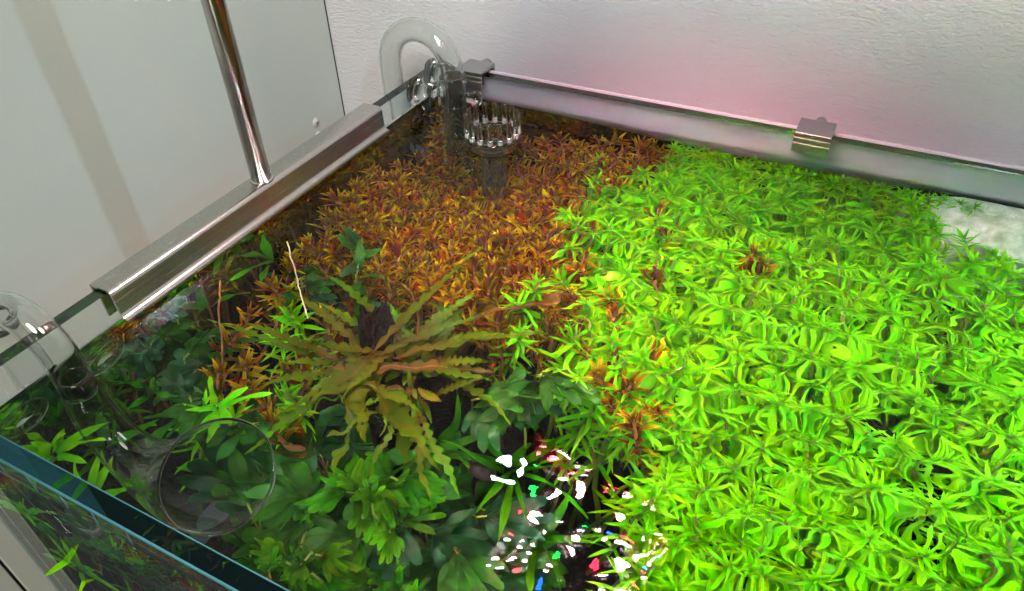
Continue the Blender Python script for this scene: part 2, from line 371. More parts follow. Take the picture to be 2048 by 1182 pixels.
for k, x in enumerate((-0.001, 0.0145, 0.029, 0.0435, 0.0575, 0.071, 0.085)):
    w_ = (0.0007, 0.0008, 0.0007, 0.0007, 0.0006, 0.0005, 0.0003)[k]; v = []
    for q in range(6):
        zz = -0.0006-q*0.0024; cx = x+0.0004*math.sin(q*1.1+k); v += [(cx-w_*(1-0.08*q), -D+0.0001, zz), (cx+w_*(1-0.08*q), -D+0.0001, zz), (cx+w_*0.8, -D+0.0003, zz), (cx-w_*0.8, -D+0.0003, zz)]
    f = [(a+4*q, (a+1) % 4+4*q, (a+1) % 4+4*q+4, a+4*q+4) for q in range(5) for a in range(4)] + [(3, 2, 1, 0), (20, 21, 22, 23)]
    keep(obj('rim_reflection_streak', v, f, M_RIMREFL), tank)
for x, y, sx, sy in ((0, -D, 1, 1), (0, 0, 1, -1), (W, -D, -1, 1), (W, 0, -1, -1)):
    v = [(x+sx*a, y+sy*b, z) for z in (-H+0.001, -0.001) for a, b in ((0.0001, 0.0001), (0.0022, 0.0001), (0.0009, 0.0009), (0.0001, 0.0022))]
    f = [(0, 1, 5, 4), (1, 2, 6, 5), (2, 3, 7, 6), (3, 0, 4, 7), (4, 5, 6, 7), (3, 2, 1, 0)]
    keep(obj('silicone_seam', v, f, M_SIL), tank)
# soil
g = 90; v, f = [], []
for j in range(g//2+1):
    for i in range(g+1):
        x = i/g*(W-0.002)+0.001; y = -(j/(g//2))*(D-0.002)-0.001
        v.append((x, y, -0.12 - 0.42*(-y) + 0.004*math.sin(x*40)*math.cos(y*33) + random.uniform(-0.0012, 0.0012)))
for j in range(g//2):
    for i in range(g): a = j*(g+1)+i; f.append((a, a+g+1, a+g+2, a+1))
o = obj('soil', v, f, M_SOIL); tag(o, 'dark brown aquarium soil under the plants', 'soil', kind='structure')

M_SAND, nt, p = principled('pale_sand', (0.7, 0.68, 0.55), 0.9)
tc = N(nt, 'ShaderNodeTexCoord'); bump(nt, noise(nt, 900, 3, tc.outputs['Object']), 0.8, 0.001, p.inputs['Normal'])
L(nt, ramp(nt, noise(nt, 170, 5, tc.outputs['Object']), [(0.35, (0.36, 0.45, 0.33)), (0.5, (0.48, 0.55, 0.48)), (0.65, (0.62, 0.66, 0.62))]), p.inputs['Base Color'])
v, f = [], []
for j in range(13):
    for i in range(41):
        x = 0.262 + i/40*0.336; y = -0.0006 - j/12*0.055; v.append((x, y, -0.0175 + 0.75*y - 0.6*max(0, 0.285-x) + 0.002*math.sin(x*70)*math.sin(y*90)))
for j in range(12):
    for i in range(40): a = j*41+i; f.append((a, a+41, a+42, a+1))
o = obj('sand', v, f, M_SAND); tag(o, 'pale sand slope under water by the back glass', 'sand', kind='structure')

# water surface: real ripples, stronger on the side away from the pole
def axis(n, a, b):
    e = np.array([0, .0003, .0007, .0012, .0018, .0026, .0036, .005, .007]); m = np.linspace(a+.0085, b-.0085, n)
    return np.concatenate([a+e, m, (b-e)[::-1]])
X = axis(400, 0.00005, W-0.00005); Y = axis(230, -D+0.00005, -0.00005)
gx, gy = np.meshgrid(X, Y)
amp = 0.10 + 1.30/(1+np.exp(-(gx-0.135+0.25*(gy+0.15))/0.022))
def wv(lam, ang, slope, ph, warp=0.0):
    k = 2*np.pi/lam; a = math.radians(ang)
    s = gx*math.cos(a)+gy*math.sin(a) + warp*np.sin(gx*38+ph*3)+warp*0.7*np.sin(gy*51+ph*5+gx*17)
    return slope/k*np.sin(k*s+ph)
z = 0
for lam, ang, sl, ph, wp in ((.021, 86, .075, 0.3, .004), (.0145, 97, .055, 1.9, .003), (.0115, 78, .045, 4.1, .003), (.0165, 62, .04, 2.2, .004), (.0098, 118, .04, 5.2, .002), (.012, 150, .04, 0.9, .003), (.018, 20, .035, 3.3, .004), (.0078, 92, .03, 2.7, .002)):
    z = z + wv(lam, ang, sl, ph, wp)
calm = np.exp(-(np.hypot(gx-0.172, gy+0.240)/0.070)**4)
z = z*amp*(1-0.90*calm)*(1-0.85*np.exp(-(gy/0.040)**2)) + calm*(wv(.05, 70, .022, 0.4, .004)+wv(.037, 160, .018, 2.0, .003)+wv(.024, 35, .006, 1.0, .003))
# local disturbance by the outflow horn and near the front
rr = np.hypot(gx-0.115, gy+0.235); z = z + 0.00034*np.exp(-(rr/0.035)**2)*np.sin(rr*420+1.0+3*np.sin(np.arctan2(gy+0.235, gx-0.115)*2))
# swell and the meniscus at the glass
z = z + 0.0005*np.sin(gx*21+1)*np.cos(gy*25)*amp
dist = np.minimum(np.minimum(gx, W-gx), np.minimum(-gy, gy+D)); z = z*np.clip(dist/0.006, 0, 1) + 0.0016*np.exp(-dist/0.0014)
V = np.stack([gx.ravel(), gy.ravel(), (z+WATER-0.0001).ravel()], 1); nx, ny = len(X), len(Y)
idx = np.arange(nx*ny).reshape(ny, nx)
F = np.stack([idx[:-1, :-1].ravel(), idx[:-1, 1:].ravel(), idx[1:, 1:].ravel(), idx[1:, :-1].ravel()], 1)
me = bpy.data.meshes.new('water'); me.vertices.add(len(V)); me.vertices.foreach_set('co', V.astype(np.float32).ravel())
me.loops.add(F.size); me.loops.foreach_set('vertex_index', F.astype(np.int32).ravel()); me.polygons.add(len(F))
me.polygons.foreach_set('loop_start', np.arange(0, F.size, 4, dtype=np.int32)); me.polygons.foreach_set('use_smooth', np.ones(len(F), bool))
me.materials.append(M_WATER); me.update(calc_edges=True); me.validate()
o = link(bpy.data.objects.new('water', me)); tag(o, 'clear rippled water surface inside the tank', 'water', kind='structure')

# ------------------------------------------------------------------ light stand and light
st = empty('light_stand', (-0.003, -0.149, 0)); tag(st, 'steel light stand clamped over the side glass with upright pole', 'light stand')
# rail: a folded channel over the glass with a curled lower lip on the water side
prof = [(-0.0088, -0.013), (-0.0088, 0.0012), (-0.0084, 0.0018), (0.0008, 0.0018), (0.0018, 0.0015), (0.0026, 0.0007), (0.0030, -0.0005), (0.0032, -0.0085), (0.0038, -0.0102), (0.0050, -0.0112), (0.0062, -0.0110)]
th = 0.0010
pr = []
for i, (x, zz) in enumerate(prof):
    a = Vector(prof[max(i-1, 0)]); b = Vector(prof[min(i+1, len(prof)-1)]); t = (b-a).normalized(); n = Vector((t.y, -t.x)); pr.append((x+n.x*th, zz+n.y*th))
sec = prof + pr[::-1]; v, f = [], []; n = len(sec)
for y in (-0.238, -0.062): v += [(x, y, zz) for x, zz in sec]
for i in range(n): f.append((i, (i+1) % n, n+(i+1) % n, n+i))
m = len(prof)
for i in range(m-1): f.append((i, n-1-i, n-2-i, i+1)); f.append((n+i, n+i+1, n+n-2-i, n+n-1-i))
o = keep(obj('rail', v, f, M_RAIL), st); md = o.modifiers.new('es', 'EDGE_SPLIT'); md.split_angle = math.radians(50)
keep(obj('pole', *tube([(-0.003, -0.149, 0.0005), (-0.003, -0.149, 0.17), (-0.001, -0.149, 0.176), (0.004, -0.149, 0.180), (0.012, -0.149, 0.181), (0.2, -0.149, 0.181)], 0.0046, 32), M_CHROME), st)
v, f = tube([(-0.003, -0.149, 0.0019), (-0.003, -0.149, 0.0023), (-0.003, -0.149, 0.0027)], [0.0056, 0.0054, 0.0048], 32); keep(obj('weld_collar', v, f, M_CHROME), st)
lt = empty('aquarium_light', (0.17, -0.135, 0.17)); tag(lt, 'black aquarium light bar over the water with coloured LED dots', 'light')
X0, X1, Y0, Y1 = 0.112, 0.480, -0.186, -0.098
bevel(keep(obj('housing', *box(X0, X1, Y0, Y1, 0.155, 0.176), M_BODY, smooth=False), lt), 0.002)
for b_ in (box(X0, X1, Y0, Y0+0.0015, 0.146, 0.1545), box(X0, 0.225, Y1-0.0015, Y1, 0.146, 0.1545), box(0.2255, X1, Y1-0.0015, Y1, 0.118, 0.1545), box(X0, X0+0.0015, Y0+0.002, Y1-0.002, 0.150, 0.1545), box(X1-0.0015, X1, Y0+0.002, Y1-0.002, 0.147, 0.1545)):
    bevel(keep(obj('added_baffle', *b_, M_BODY, smooth=False), lt), 0.0004)  # unseen skirts, added and cut to hold LED light off the walls
v, f, fm = [], [], []; cv, cf = [], []; gv = []
LR = 0.0032; cols = 9; rows = 8
for j in range(rows):
    for i in range(cols*2):
        if (i % cols) in (3,) or j == 4 or ((i % cols) in (5,) and j < 3): continue
        x = 0.124 + (i % cols)*0.0090 + (0.262 if i >= cols else 0); y = -0.172 + j*0.0088; b = len(v)
        LR = 0.0023 if i < cols else 0.0040
        v.append((x, y, 0.1543)); gv += [1.0]+[0.0]*8
        for k in range(8): a = k*math.tau/8; v.append((x+LR*math.cos(a), y+LR*math.sin(a), 0.1543))
        for k in range(8): f.append((b, b+1+(k+1) % 8, b+1+k))
        cb = len(cv); CR, CD = (0.0036, 0.0042) if i < cols else (0.0044, 0.0042)
        for zz_, rr_c in ((0.1544, CR*0.92), (0.1544-CD, CR)):
            for k in range(12): a = k*math.tau/12; cv.append((x+rr_c*math.cos(a), y+rr_c*math.sin(a), zz_))
        for k in range(12): cf.append((cb+k, cb+(k+1) % 12, cb+12+(k+1) % 12, cb+12+k))
        q = (i*3 + j*7 + (i*j)//5) % 10
        mi = 1 if q in (1, 6) else 2 if q == 5 else 3 if q in (2,) else 0
        if i < cols and j >= rows-2 and (i+j) % 4: mi = 4
        fm += [mi if i < cols else 5]*8
o = keep(obj('led_array', v, f, None, smooth=False, mats=[M_LEDW, M_LEDR, M_LEDG, M_LEDB, M_LEDRB, M_LEDW2], fm=fm, attrs={'g': gv}), lt); o['kind'] = 'stuff'
bare = [(0.1165, -0.137, 0.1460)] + [(0.1165+0.0021*math.cos(k*math.tau/8), -0.137+0.0021*math.sin(k*math.tau/8), 0.1460) for k in range(8)]
keep(obj('added_panel_led', bare, [(0, 1+(k+1) % 8, 1+k) for k in range(8)], M_LEDC, smooth=False), lt)  # bare LED added to tint the cabinet panel around the pole's shadow
keep(obj('added_panel_led_base', *tube([(0.1165, -0.137, 0.1545), (0.1165, -0.137, 0.1465), (0.1165, -0.137, 0.1461)], [0.003, 0.003, 0.0026], 16), M_BODY), lt)
o = keep(obj('added_beam_cups', cv, cf, M_BODY), lt); o['kind'] = 'stuff'  # unseen black cups added to narrow the LED beams towards the walls

# ------------------------------------------------------------------ lid clips on the back rim
def clip(x, label):
    r = empty('lid_clip', (x, 0.004, 0)); tag(r, label, 'clip', 'aluminium lid clips on the back rim')
    w = 0.0085; v, f = [], []
    sec = [(0.0118, -0.010), (0.0118, 0.0040), (-0.0050, 0.0040), (-0.0054, 0.0036), (-0.0054, 0.0018), (-0.0051, 0.0014), (-0.0054, 0.0010), (-0.0054, -0.0010), (-0.0051, -0.0014), (-0.0054, -0.0018), (-0.0054, -0.0064), (-0.0040, -0.0064), (-0.0040, 0.0022), (0.0104, 0.0022), (0.0104, -0.010)]
    n = len(sec)
    for dx in (-w, w): v += [(x+dx, y, zz) for y, zz in sec]
    for i in range(n): f.append((i, (i+1) % n, n+(i+1) % n, n+i)[::-1])
    f.append(tuple(range(n))); f.append(tuple(range(2*n-1, n-1, -1)))
    o = keep(obj('bracket', v, f, M_ALU, smooth=False), r); bevel(o, 0.00025, 2)
    v, f = box(x-w+0.001, x+w-0.001, -0.0039, -0.0003, -0.0050, 0.0018); keep(bevel(obj('rubber_pad', v, f, M_RUBBER, smooth=False), 0.0004), r)
    keep(obj('thumb_screw', *tube([(x+0.001, 0.0125, 0.001), (x+0.001, 0.0140, 0.001), (x+0.001, 0.0165, 0.001), (x+0.001, 0.017, 0.001)], [0.0022, 0.0030, 0.0030, 0.0026], 20), M_ALU), r)
clip(0.0245, 'aluminium clip on the back glass beside the glass intake pipe')
clip(0.2165, 'aluminium clip on the back glass in front of the pink lit wall')

# ------------------------------------------------------------------ glass intake with surface skimmer
it = empty('glass_intake_pipe', (0.0205, -0.016, -0.12)); tag(it, 'clear glass U-shaped intake pipe with toothed skimmer cup in the corner', 'pipe')
pts = [(-0.022, -0.016, -0.20), (-0.022, -0.016, -0.06), (-0.022, -0.016, 0.0055)]
for k in range(1, 13):
    a = math.pi - k*math.pi/13; pts.append((-0.00075+0.02125*math.cos(a), -0.016, 0.0065+0.0212*math.sin(a)))
pts += [(0.0205, -0.016, 0.0055), (0.0205, -0.016, -0.03), (0.0208, -0.0162, -0.08), (0.0210, -0.0165, -0.104), (0.0225, -0.0175, -0.112), (0.0265, -0.020, -0.118), (0.034, -0.0255, -0.121), (0.046, -0.034, -0.121), (0.053, -0.039, -0.121)]
keep(obj('pipe', *tube(pts, 0.0065, 32, 0.0011), M_PIPE2), it)
# sleeve where the pipe meets the water
keep(obj('sleeve', *tube([(0.0205, -0.016, z_) for z_ in (-0.0125, -0.012, -0.004, 0.0035, 0.0045)], [0.0078, 0.0080, 0.0080, 0.0080, 0.0077], 32, 0.0012), M_PIPE), it)
for dx, dy, s in ((0.0092, 0.001, 1), (-0.0092, -0.001, -1)):
    px = 0.0205+dx
    keep(obj('glass_nub', *tube([(px, -0.016, -0.007), (px+0.003*s, -0.016, -0.007), (px+0.0045*s, -0.016, -0.007), (px+0.007*s, -0.016, -0.007), (px+0.0078*s, -0.016, -0.007)], [0.003, 0.0028, 0.0042, 0.0042, 0.003], 20), M_PIPE), it)
for y, z_ in ((-0.026, -0.004), (-0.008, 0.0)):
    v, f = tube([(0.0002, y, z_), (0.0006, y, z_), (0.0016, y, z_), (0.003, y, z_), (0.006, y, z_), (0.0066, y, z_)], [0.0085, 0.0085, 0.007, 0.0042, 0.0036, 0.002], 28); keep(obj('suction_cup', v, f, M_PIPE), it)
sx_, sy_ = 0.0613, -0.045
keep(obj('skimmer_tube', *tube([(sx_, sy_, z_) for z_ in (-0.128, -0.126, -0.10, -0.06, -0.030, -0.021)], [0.0055, 0.0068, 0.0070, 0.0070, 0.0070, 0.0070], 32, 0.001), M_PIPE2), it)
cup = keep(obj('skimmer_cup', *tube([(sx_, sy_, z_) for z_ in (-0.0225, -0.0215, -0.0195, -0.0175, -0.0120, -0.0095)], [0.0075, 0.0135, 0.0145, 0.0150, 0.0148, 0.0146], 48, 0.0013), M_PIPE), it)
for k in range(16):
    a = k*math.tau/16; cx, cy_ = sx_+0.0139*math.cos(a), sy_+0.0139*math.sin(a)
    v, f = tube([(cx, cy_, -0.0102), (cx, cy_, -0.005), (cx, cy_, 0.0008), (cx, cy_, 0.0017), (cx, cy_, 0.0020)], [0.00150, 0.00140, 0.00130, 0.0009, 0.0003], 10)
    obj('tooth', v, f, M_PIPE, cup)

# ------------------------------------------------------------------ glass outflow horn
of = empty('glass_outflow_pipe', (0.0105, -0.267, -0.04)); tag(of, 'clear glass outflow pipe over the side glass with flared horn under water', 'pipe')
pts = [(-0.0235, -0.267, -0.12, .0062), (-0.0235, -0.267, -0.012, .0062), (-0.0220, -0.267, 0.0015, .0062), (-0.0155, -0.267, 0.0090, .0062), (-0.0065, -0.267, 0.0115, .0062), (0.0025, -0.267, 0.0092, .0062), (0.0090, -0.267, 0.0020, .0062), (0.0105, -0.267, -0.007, .0062),
       (0.0108, -0.267, -0.020, .0062), (0.0125, -0.2675, -0.036, .0072), (0.0200, -0.2695, -0.050, .0078), (0.0340, -0.2715, -0.0555, .0094), (0.0500, -0.2725, -0.0515, .0125), (0.0640, -0.2725, -0.0430, .0163), (0.0740, -0.2715, -0.0350, .0196), (0.0800, -0.2705, -0.0300, .0213)]
pp, rr_ = smooth_path(pts, 7)
keep(obj('horn', *tube(pp, rr_, 48, 0.0008), M_PIPE3), of)
keep(obj('hose', *tube([(-0.0235, -0.267, z_) for z_ in (-0.045, -0.046, -0.12, -0.25)], [0.0078, 0.0086, 0.0086, 0.0086], 28), M_RUBBER), of)
v, f = tube([(0.0108, -0.267, z_) for z_ in (-0.0260, -0.0255, -0.0130, -0.0125)], [0.0050, 0.0056, 0.0056, 0.005], 28, 0.0004); keep(obj('inner_sleeve', v, f, M_PIPE), of)
for y in (-0.2835, -0.25):
    v, f = tube([(0.0003, y, -0.030), (0.0008, y, -0.030), (0.002, y, -0.030), (0.004, y, -0.030)], [0.0095, 0.0095, 0.007, 0.004], 28, 0.0012); keep(obj('suction_ring', v, f, M_PIPE), of)

# ------------------------------------------------------------------ plants
class LB:
    """collects leaves with t (base-tip), s (across) and r (per leaf) attributes"""
    def __init__(s): s.v, s.f, s.t, s.s, s.r = [], [], [], [], []
    def strip(s, M, length, width, bend=0.3, fold=0.25, n=5, prof=None, wave=0.0, twist=0.0, r=None):
        """a leaf blade along local +X, bent in XZ by BEND radians over its length, folded along the midrib"""
        b = len(s.v); r = random.random() if r is None else r; x = z = 0.0; ph = random.uniform(0, 6.28)
        for i in range(n+1):
            q = i/n; a = bend*q
            if i: x += length/n*math.cos(a - bend/(2*n)); z += length/n*math.sin(a - bend/(2*n))
            w = width*0.5*(prof(q) if prof else (math.sin(math.pi*min(1, 0.06+0.94*q)**0.75)**0.75 if q < 1 else 0.02))
            w = max(w, width*0.02); tw = twist*q; wz = wave*math.sin(q*9+ph)
            for k in (-1, 0, 1):
                y = k*w*math.cos(tw); zz = z + abs(k)*w*fold + k*w*math.sin(tw) + wz*(0.4 if k == 0 else k)
                s.v.append(M @ Vector((x - zz*0*a, y, zz))); s.t.append(q); s.s.append(abs(k)); s.r.append(r)
        for i in range(n):
            for k in range(2):
                a = b+i*3+k; s.f.append((a, a+3, a+4, a+1))
    def stem(s, path, rad, seg=5):
        b = len(s.v); v, f = tube(path, rad, seg); s.v += v; s.f += [tuple(i+b for i in q) for q in f]; s.t += [0.3]*len(v); s.s += [1.0]*len(v); s.r += [0.5]*len(v)
    def attrs(s): return {'t': s.t, 's': s.s, 'r': s.r}
    def mesh(s, name, mat): return mesh(name, s.v, s.f, mat, True, None, None, s.attrs())
def dirM(loc, az, el, rollv=0.0):
    """matrix whose +X points to azimuth AZ / elevation EL, +Z the leaf's upper side"""
    return Matrix.Translation(loc) @ Matrix.Rotation(az, 4, 'Z') @ Matrix.Rotation(-el, 4, 'Y') @ Matrix.Rotation(rollv, 4, 'X')
U = random.uniform
def stem_variant(kind):
    """one stem plant, its tip at the origin, growing down; returns (foliage, stem) meshes"""
    lb = LB(); hgt = 0.10
    lean = (U(-.25, .25), U(-.25, .25))
    def pos(d): return Vector((lean[0]*(-d)*0.5, lean[1]*(-d)*0.5, -d))
    if kind == 'green':
        d = 0.0; a0 = U(0, 6)
        for lv in range(8):
            nl = (4, 5, 6, 6, 5, 5, 4, 4)[lv]; d += (0.001, 0.0022, 0.0035, 0.0055, 0.008, 0.010, 0.012, 0.014)[lv]
            ln = (0.006, 0.009, 0.0115, 0.013, 0.0135, 0.0135, 0.0125, 0.012)[lv]; el = (1.15, 0.85, 0.55, 0.28, 0.12, 0.05, 0.0, -0.1)[lv]
            for k in range(nl):
                az = a0 + k*math.tau/nl + U(-.3, .3)
                lb.strip(dirM(pos(d), az, el+U(-.2, .2), U(-.3, .3)), ln*U(.85, 1.15), ln*U(.12, .185), U(-1.3, 0.2), 0.25, 5)
            a0 += 0.5+U(-.2, .2)
    else:
        d = 0.0; a0 = U(0, 6)
        for lv in range(9):
            nl = (3, 4, 4, 4, 4, 4, 3, 3, 3)[lv]; d += (0.0005, 0.002, 0.003, 0.0042, 0.0055, 0.007, 0.009, 0.011, 0.012)[lv]
            ln = (0.008, 0.0105, 0.012, 0.0125, 0.0125, 0.012, 0.011, 0.010, 0.010)[lv]; el = (1.40, 1.22, 1.08, 0.95, 0.8, 0.65, 0.5, 0.35, 0.2)[lv]
            for k in range(nl):
                az = a0 + k*math.tau/nl + U(-.3, .3)
                lb.strip(dirM(pos(d), az, el+U(-.2, .2), U(-.3, .3)), ln*U(.85, 1.15), ln*U(.14, .21), U(-0.9, 0.5), 0.3, 5)
            a0 += 0.8+U(-.2, .2)
    sv, sf = tube([pos(0.0), pos(0.02), pos(0.05), pos(hgt)], [0.0006, 0.0009, 0.001, 0.001], 6)
    return lb.mesh('foliage', M_GREEN if kind == 'green' else M_RED), mesh('stem', sv, sf, M_STEM if kind == 'green' else M_STEMR)
VG = [stem_variant('green') for _ in range(8)]
VR = [stem_variant('red') for _ in range(8)]
def inside(p, poly):
    x, y = p; c = False; j = len(poly)-1
    for i in range(len(poly)):
        (xi, yi), (xj, yj) = poly[i], poly[j]
        if (yi > y) != (yj > y) and x < (xj-xi)*(y-yi)/(yj-yi)+xi: c = not c
        j = i
    return c
GREEN = [(0.152, -0.002), (0.268, -0.002), (0.278, -0.022), (0.305, -0.034), (0.33, -0.030), (0.47, -0.030), (0.47, -0.262), (0.228, -0.262), (0.205, -0.209), (0.199, -0.176), (0.170, -0.169), (0.147, -0.153), (0.150, -0.123), (0.138, -0.087), (0.122, -0.063), (0.140, -0.031)]
RED = [(0.003, -0.002), (0.156, -0.002), (0.142, -0.031), (0.122, -0.063), (0.138, -0.087), (0.150, -0.123), (0.137, -0.146), (0.095, -0.151), (0.055, -0.148), (0.036, -0.160), (0.008, -0.160), (0.003, -0.12)]
def zc(x, y): return -0.064*math.exp(-((x-0.046)/0.050)**2-((y+0.038)/0.046)**2) + 0.008*math.exp(-x/0.02) - 0.0185 - 0.265*max(0, -y-0.004) + 0.005*math.sin(x*55+1)*math.sin(y*47)
EYE = Vector(cam.matrix_world.translation)
def seats(poly, step, jit):
    xs = [p[0] for p in poly]; ys = [p[1] for p in poly]; out = []; j = 0; y = min(ys)
    while y < max(ys):
        x = min(xs) + (step/2 if j % 2 else 0)
        while x < max(xs):
            q = (x+U(-jit, jit), y+U(-jit, jit))
            if inside(q, poly) and q[1] < -0.003 and q[0] > 0.004: out.append(q)
            x += step
        y += step*0.866; j += 1
    return out
stuffG, stuffR = LB(), LB()
def place_stem(kind, x, y, z, label, group, sc=1.0, tilt=None, objd=True):
    z = min(z, -0.0195)
    fol, stm = random.choice(VG if kind == 'green' else VR)
    tx, ty = tilt or (U(-.35, .35), U(-.35, .35))
    M = Matrix.Translation((x, y, z)) @ Matrix.Rotation(tx, 4, 'X') @ Matrix.Rotation(ty, 4, 'Y') @ Matrix.Rotation(U(0, 6.28), 4, 'Z') @ Matrix.Scale(sc, 4)
    if objd:
        r = bpy.data.objects.new(kind+'_stem_plant', None); r.empty_display_size = 0.01; COL.objects.link(r); r.matrix_world = M
        tag(r, label, 'plant', group)
        for nm, me in (('foliage', fol), ('stem', stm)):
            o = bpy.data.objects.new(nm, me); COL.objects.link(o); o.parent = r
    else:
        lb = stuffG if kind == 'green' else stuffR; b = len(lb.v)
        lb.v += [M @ v.co for v in fol.vertices]; lb.f += [tuple(i+b for i in p.vertices) for p in fol.polygons]
        for k, dst in (('t', lb.t), ('s', lb.s), ('r', lb.r)): dst += [a.value for a in fol.attributes[k].data]
def view_size(x, y, z):
    d = (Vector((x, y, z))-EYE); q = cam.matrix_world.to_3x3().transposed() @ d
    u = q.x/-q.z*1456.9/1024; v_ = q.y/-q.z*1456.9/591
    return 1/d.length if (abs(u) < 1.03 and -1.03 < v_ < 1.03) else 0.0
LG = 'bright green narrow leaved stem plant in the dense lit carpet'
LRD = 'orange red fine leaved stem plant in the dense thicket by the back corner'
gs = [(x, y, zc(x, y)+U(-.012, .007)) for x, y in seats(GREEN, 0.0097, 0.0036)]
# a gap in the carpet where dark wood shows
gs = [g_ for g_ in gs if math.hypot((g_[0]-0.276), (g_[1]+0.131)) > 0.010 and math.hypot((g_[0]-0.292), (g_[1]+0.141)) > 0.009]
gs.sort(key=lambda g_: -view_size(*g_))
def zone_g(x, y):
    return ('along the back glass' if y > -0.03 else 'at the border with the red stems' if x < 0.185 and y > -0.16 else 'around the dark wood gap' if math.hypot(x-0.28, y+0.14) < 0.035 else 'beside the reflected LED dots' if x < 0.235 and y < -0.17 else 'on the pale sand side' if x > 0.27 and y > -0.09 else 'in the middle of the carpet' if y > -0.13 else 'in the near part of the carpet')
def zone_r(x, y):
    return ('along the back glass' if y > -0.025 else 'along the steel rail' if x < 0.022 else 'around the glass skimmer' if math.hypot(x-0.06, y+0.045) < 0.028 else 'just behind the lobed plant' if y < -0.12 else 'next to the green carpet' if x > 0.10 else 'in the middle of the thicket')
ORD = 'first second third fourth fifth sixth seventh eighth ninth tenth eleventh twelfth thirteenth fourteenth fifteenth sixteenth seventeenth eighteenth nineteenth twentieth'.split()
def ordinals(pts):
    o_ = sorted(range(len(pts)), key=lambda k: -pts[k][1]); return {pts[k]: ORD[n_] for n_, k in enumerate(o_)}
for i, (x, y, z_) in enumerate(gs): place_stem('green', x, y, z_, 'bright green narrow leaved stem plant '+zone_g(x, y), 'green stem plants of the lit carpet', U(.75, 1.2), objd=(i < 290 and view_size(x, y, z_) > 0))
rs = [(x, y, zc(x, y)+U(-.010, .006)) for x, y in seats(RED, 0.0080, 0.003)]
rs.sort(key=lambda g_: -view_size(*g_))
for i, (x, y, z_) in enumerate(rs): place_stem('red', x, y, z_, 'orange red fine leaved stem plant '+zone_r(x, y), 'red stem plants of the thicket', U(.6, 1.05), objd=(i < 298))
for nm, lb, m, lab in (('green_foliage', stuffG, M_GREEN, 'remaining bright green stem plants of the carpet'), ('red_foliage', stuffR, M_RED, 'remaining red stem plants along the back glass')):
    if lb.v:
        o = link(bpy.data.objects.new(nm, lb.mesh(nm, m))); tag(o, lab, 'plants', kind='stuff')
# red stems scattered into the carpet's margin
PT = ((0.158, -0.118), (0.165, -0.132), (0.171, -0.146), (0.183, -0.158), (0.190, -0.176), (0.186, -0.139), (0.172, -0.100), (0.178, -0.088), (0.197, -0.166), (0.166, -0.075), (0.160, -0.060), (0.150, -0.045), (0.178, -0.170), (0.160, -0.150), (0.170, -0.163), (0.153, -0.139)); OD = ordinals(PT)
for x, y in PT:
    place_stem('red', x, y, zc(x, y)+U(-.004, .008), 'red stem in the green carpet edge, '+OD[(x, y)]+' from the back glass', 'red stems mixed into the green edge', U(.7, 1.0))
PT = ((0.208, -0.075), (0.214, -0.083)); OD = ordinals(PT)
for x, y in PT:
    place_stem('red', x, y, zc(x, y)+0.006, 'lone red brown sprig inside the green carpet, '+OD[(x, y)]+' from the back glass', 'red sprigs inside the carpet', 0.95)
# a close row right against the back glass
for k in range(24):
    x = 0.150 + k*0.0062 + U(-.0015, .0015); y = -0.0045+U(-.0012, .0012)
    place_stem('green', x, y, -0.0195, 'bright green stem plant pressed against the back glass', 'green stems pressed against the back glass', U(.6, .8), (U(-.1, .25), U(-.2, .2)))
# bright green stems scattered in the red
PT = ((0.131, -0.10), (0.128, -0.085), (0.119, -0.080), (0.122, -0.045), (0.115, -0.024), (0.135, -0.118), (0.128, -0.128), (0.122, -0.140), (0.130, -0.150)); OD = ordinals(PT)
for x, y in PT:
    place_stem('green', x, y, zc(x, y)+U(.002, .01), 'bright green stem standing among red stems, '+OD[(x, y)]+' from the back glass', 'green stems mixed into the red edge', U(.9, 1.1))
# stems at the side, left of the lobed plant
PT3 = ((0.020, -0.205, 'red'), (0.030, -0.213, 'red'), (0.038, -0.220, 'red'), (0.024, -0.222, 'red'), (0.045, -0.205, 'red'), (0.050, -0.224, 'red'), (0.058, -0.230, 'red'), (0.015, -0.192, 'red'), (0.035, -0.195, 'green'), (0.045, -0.190, 'green'), (0.052, -0.213, 'green'), (0.040, -0.233, 'green'), (0.060, -0.220, 'green'), (0.030, -0.183, 'green'), (0.022, -0.178, 'red'), (0.014, -0.175, 'red'), (0.045, -0.178, 'red'), (0.028, -0.236, 'green'), (0.052, -0.200, 'red'))
ODr = ordinals([p_[:2] for p_ in PT3 if p_[2] == 'red']); ODg = ordinals([p_[:2] for p_ in PT3 if p_[2] == 'green'])
for i, (x, y, k) in enumerate(PT3):
    lab, gr = ('yellow orange stem by the dark corner, '+ODr[(x, y)]+' from the back glass', 'yellow stems beside the dark corner') if k == 'red' else ('bright green stem by the dark corner, '+ODg[(x, y)]+' from the back glass', 'green stems beside the dark corner')
    place_stem(k, x, y, zc(x, y)+U(-.004, .010), lab, gr, U(.8, 1.15))

for x, y, z_, k in ((0.052, -0.292, -0.078, 'red'), (0.040, -0.293, -0.088, 'red'), (0.066, -0.293, -0.068, 'red'), (0.022, -0.293, -0.100, 'green'), (0.034, -0.292, -0.112, 'green'), (0.084, -0.294, -0.066, 'red')):
    lab, gr = ('orange stem plant low behind the front glass', 'orange stems behind the front glass') if k == 'red' else ('green stem plant low behind the front glass', 'green stems behind the front glass')
    place_stem(k, x, y, z_, lab, gr, U(.6, .8))
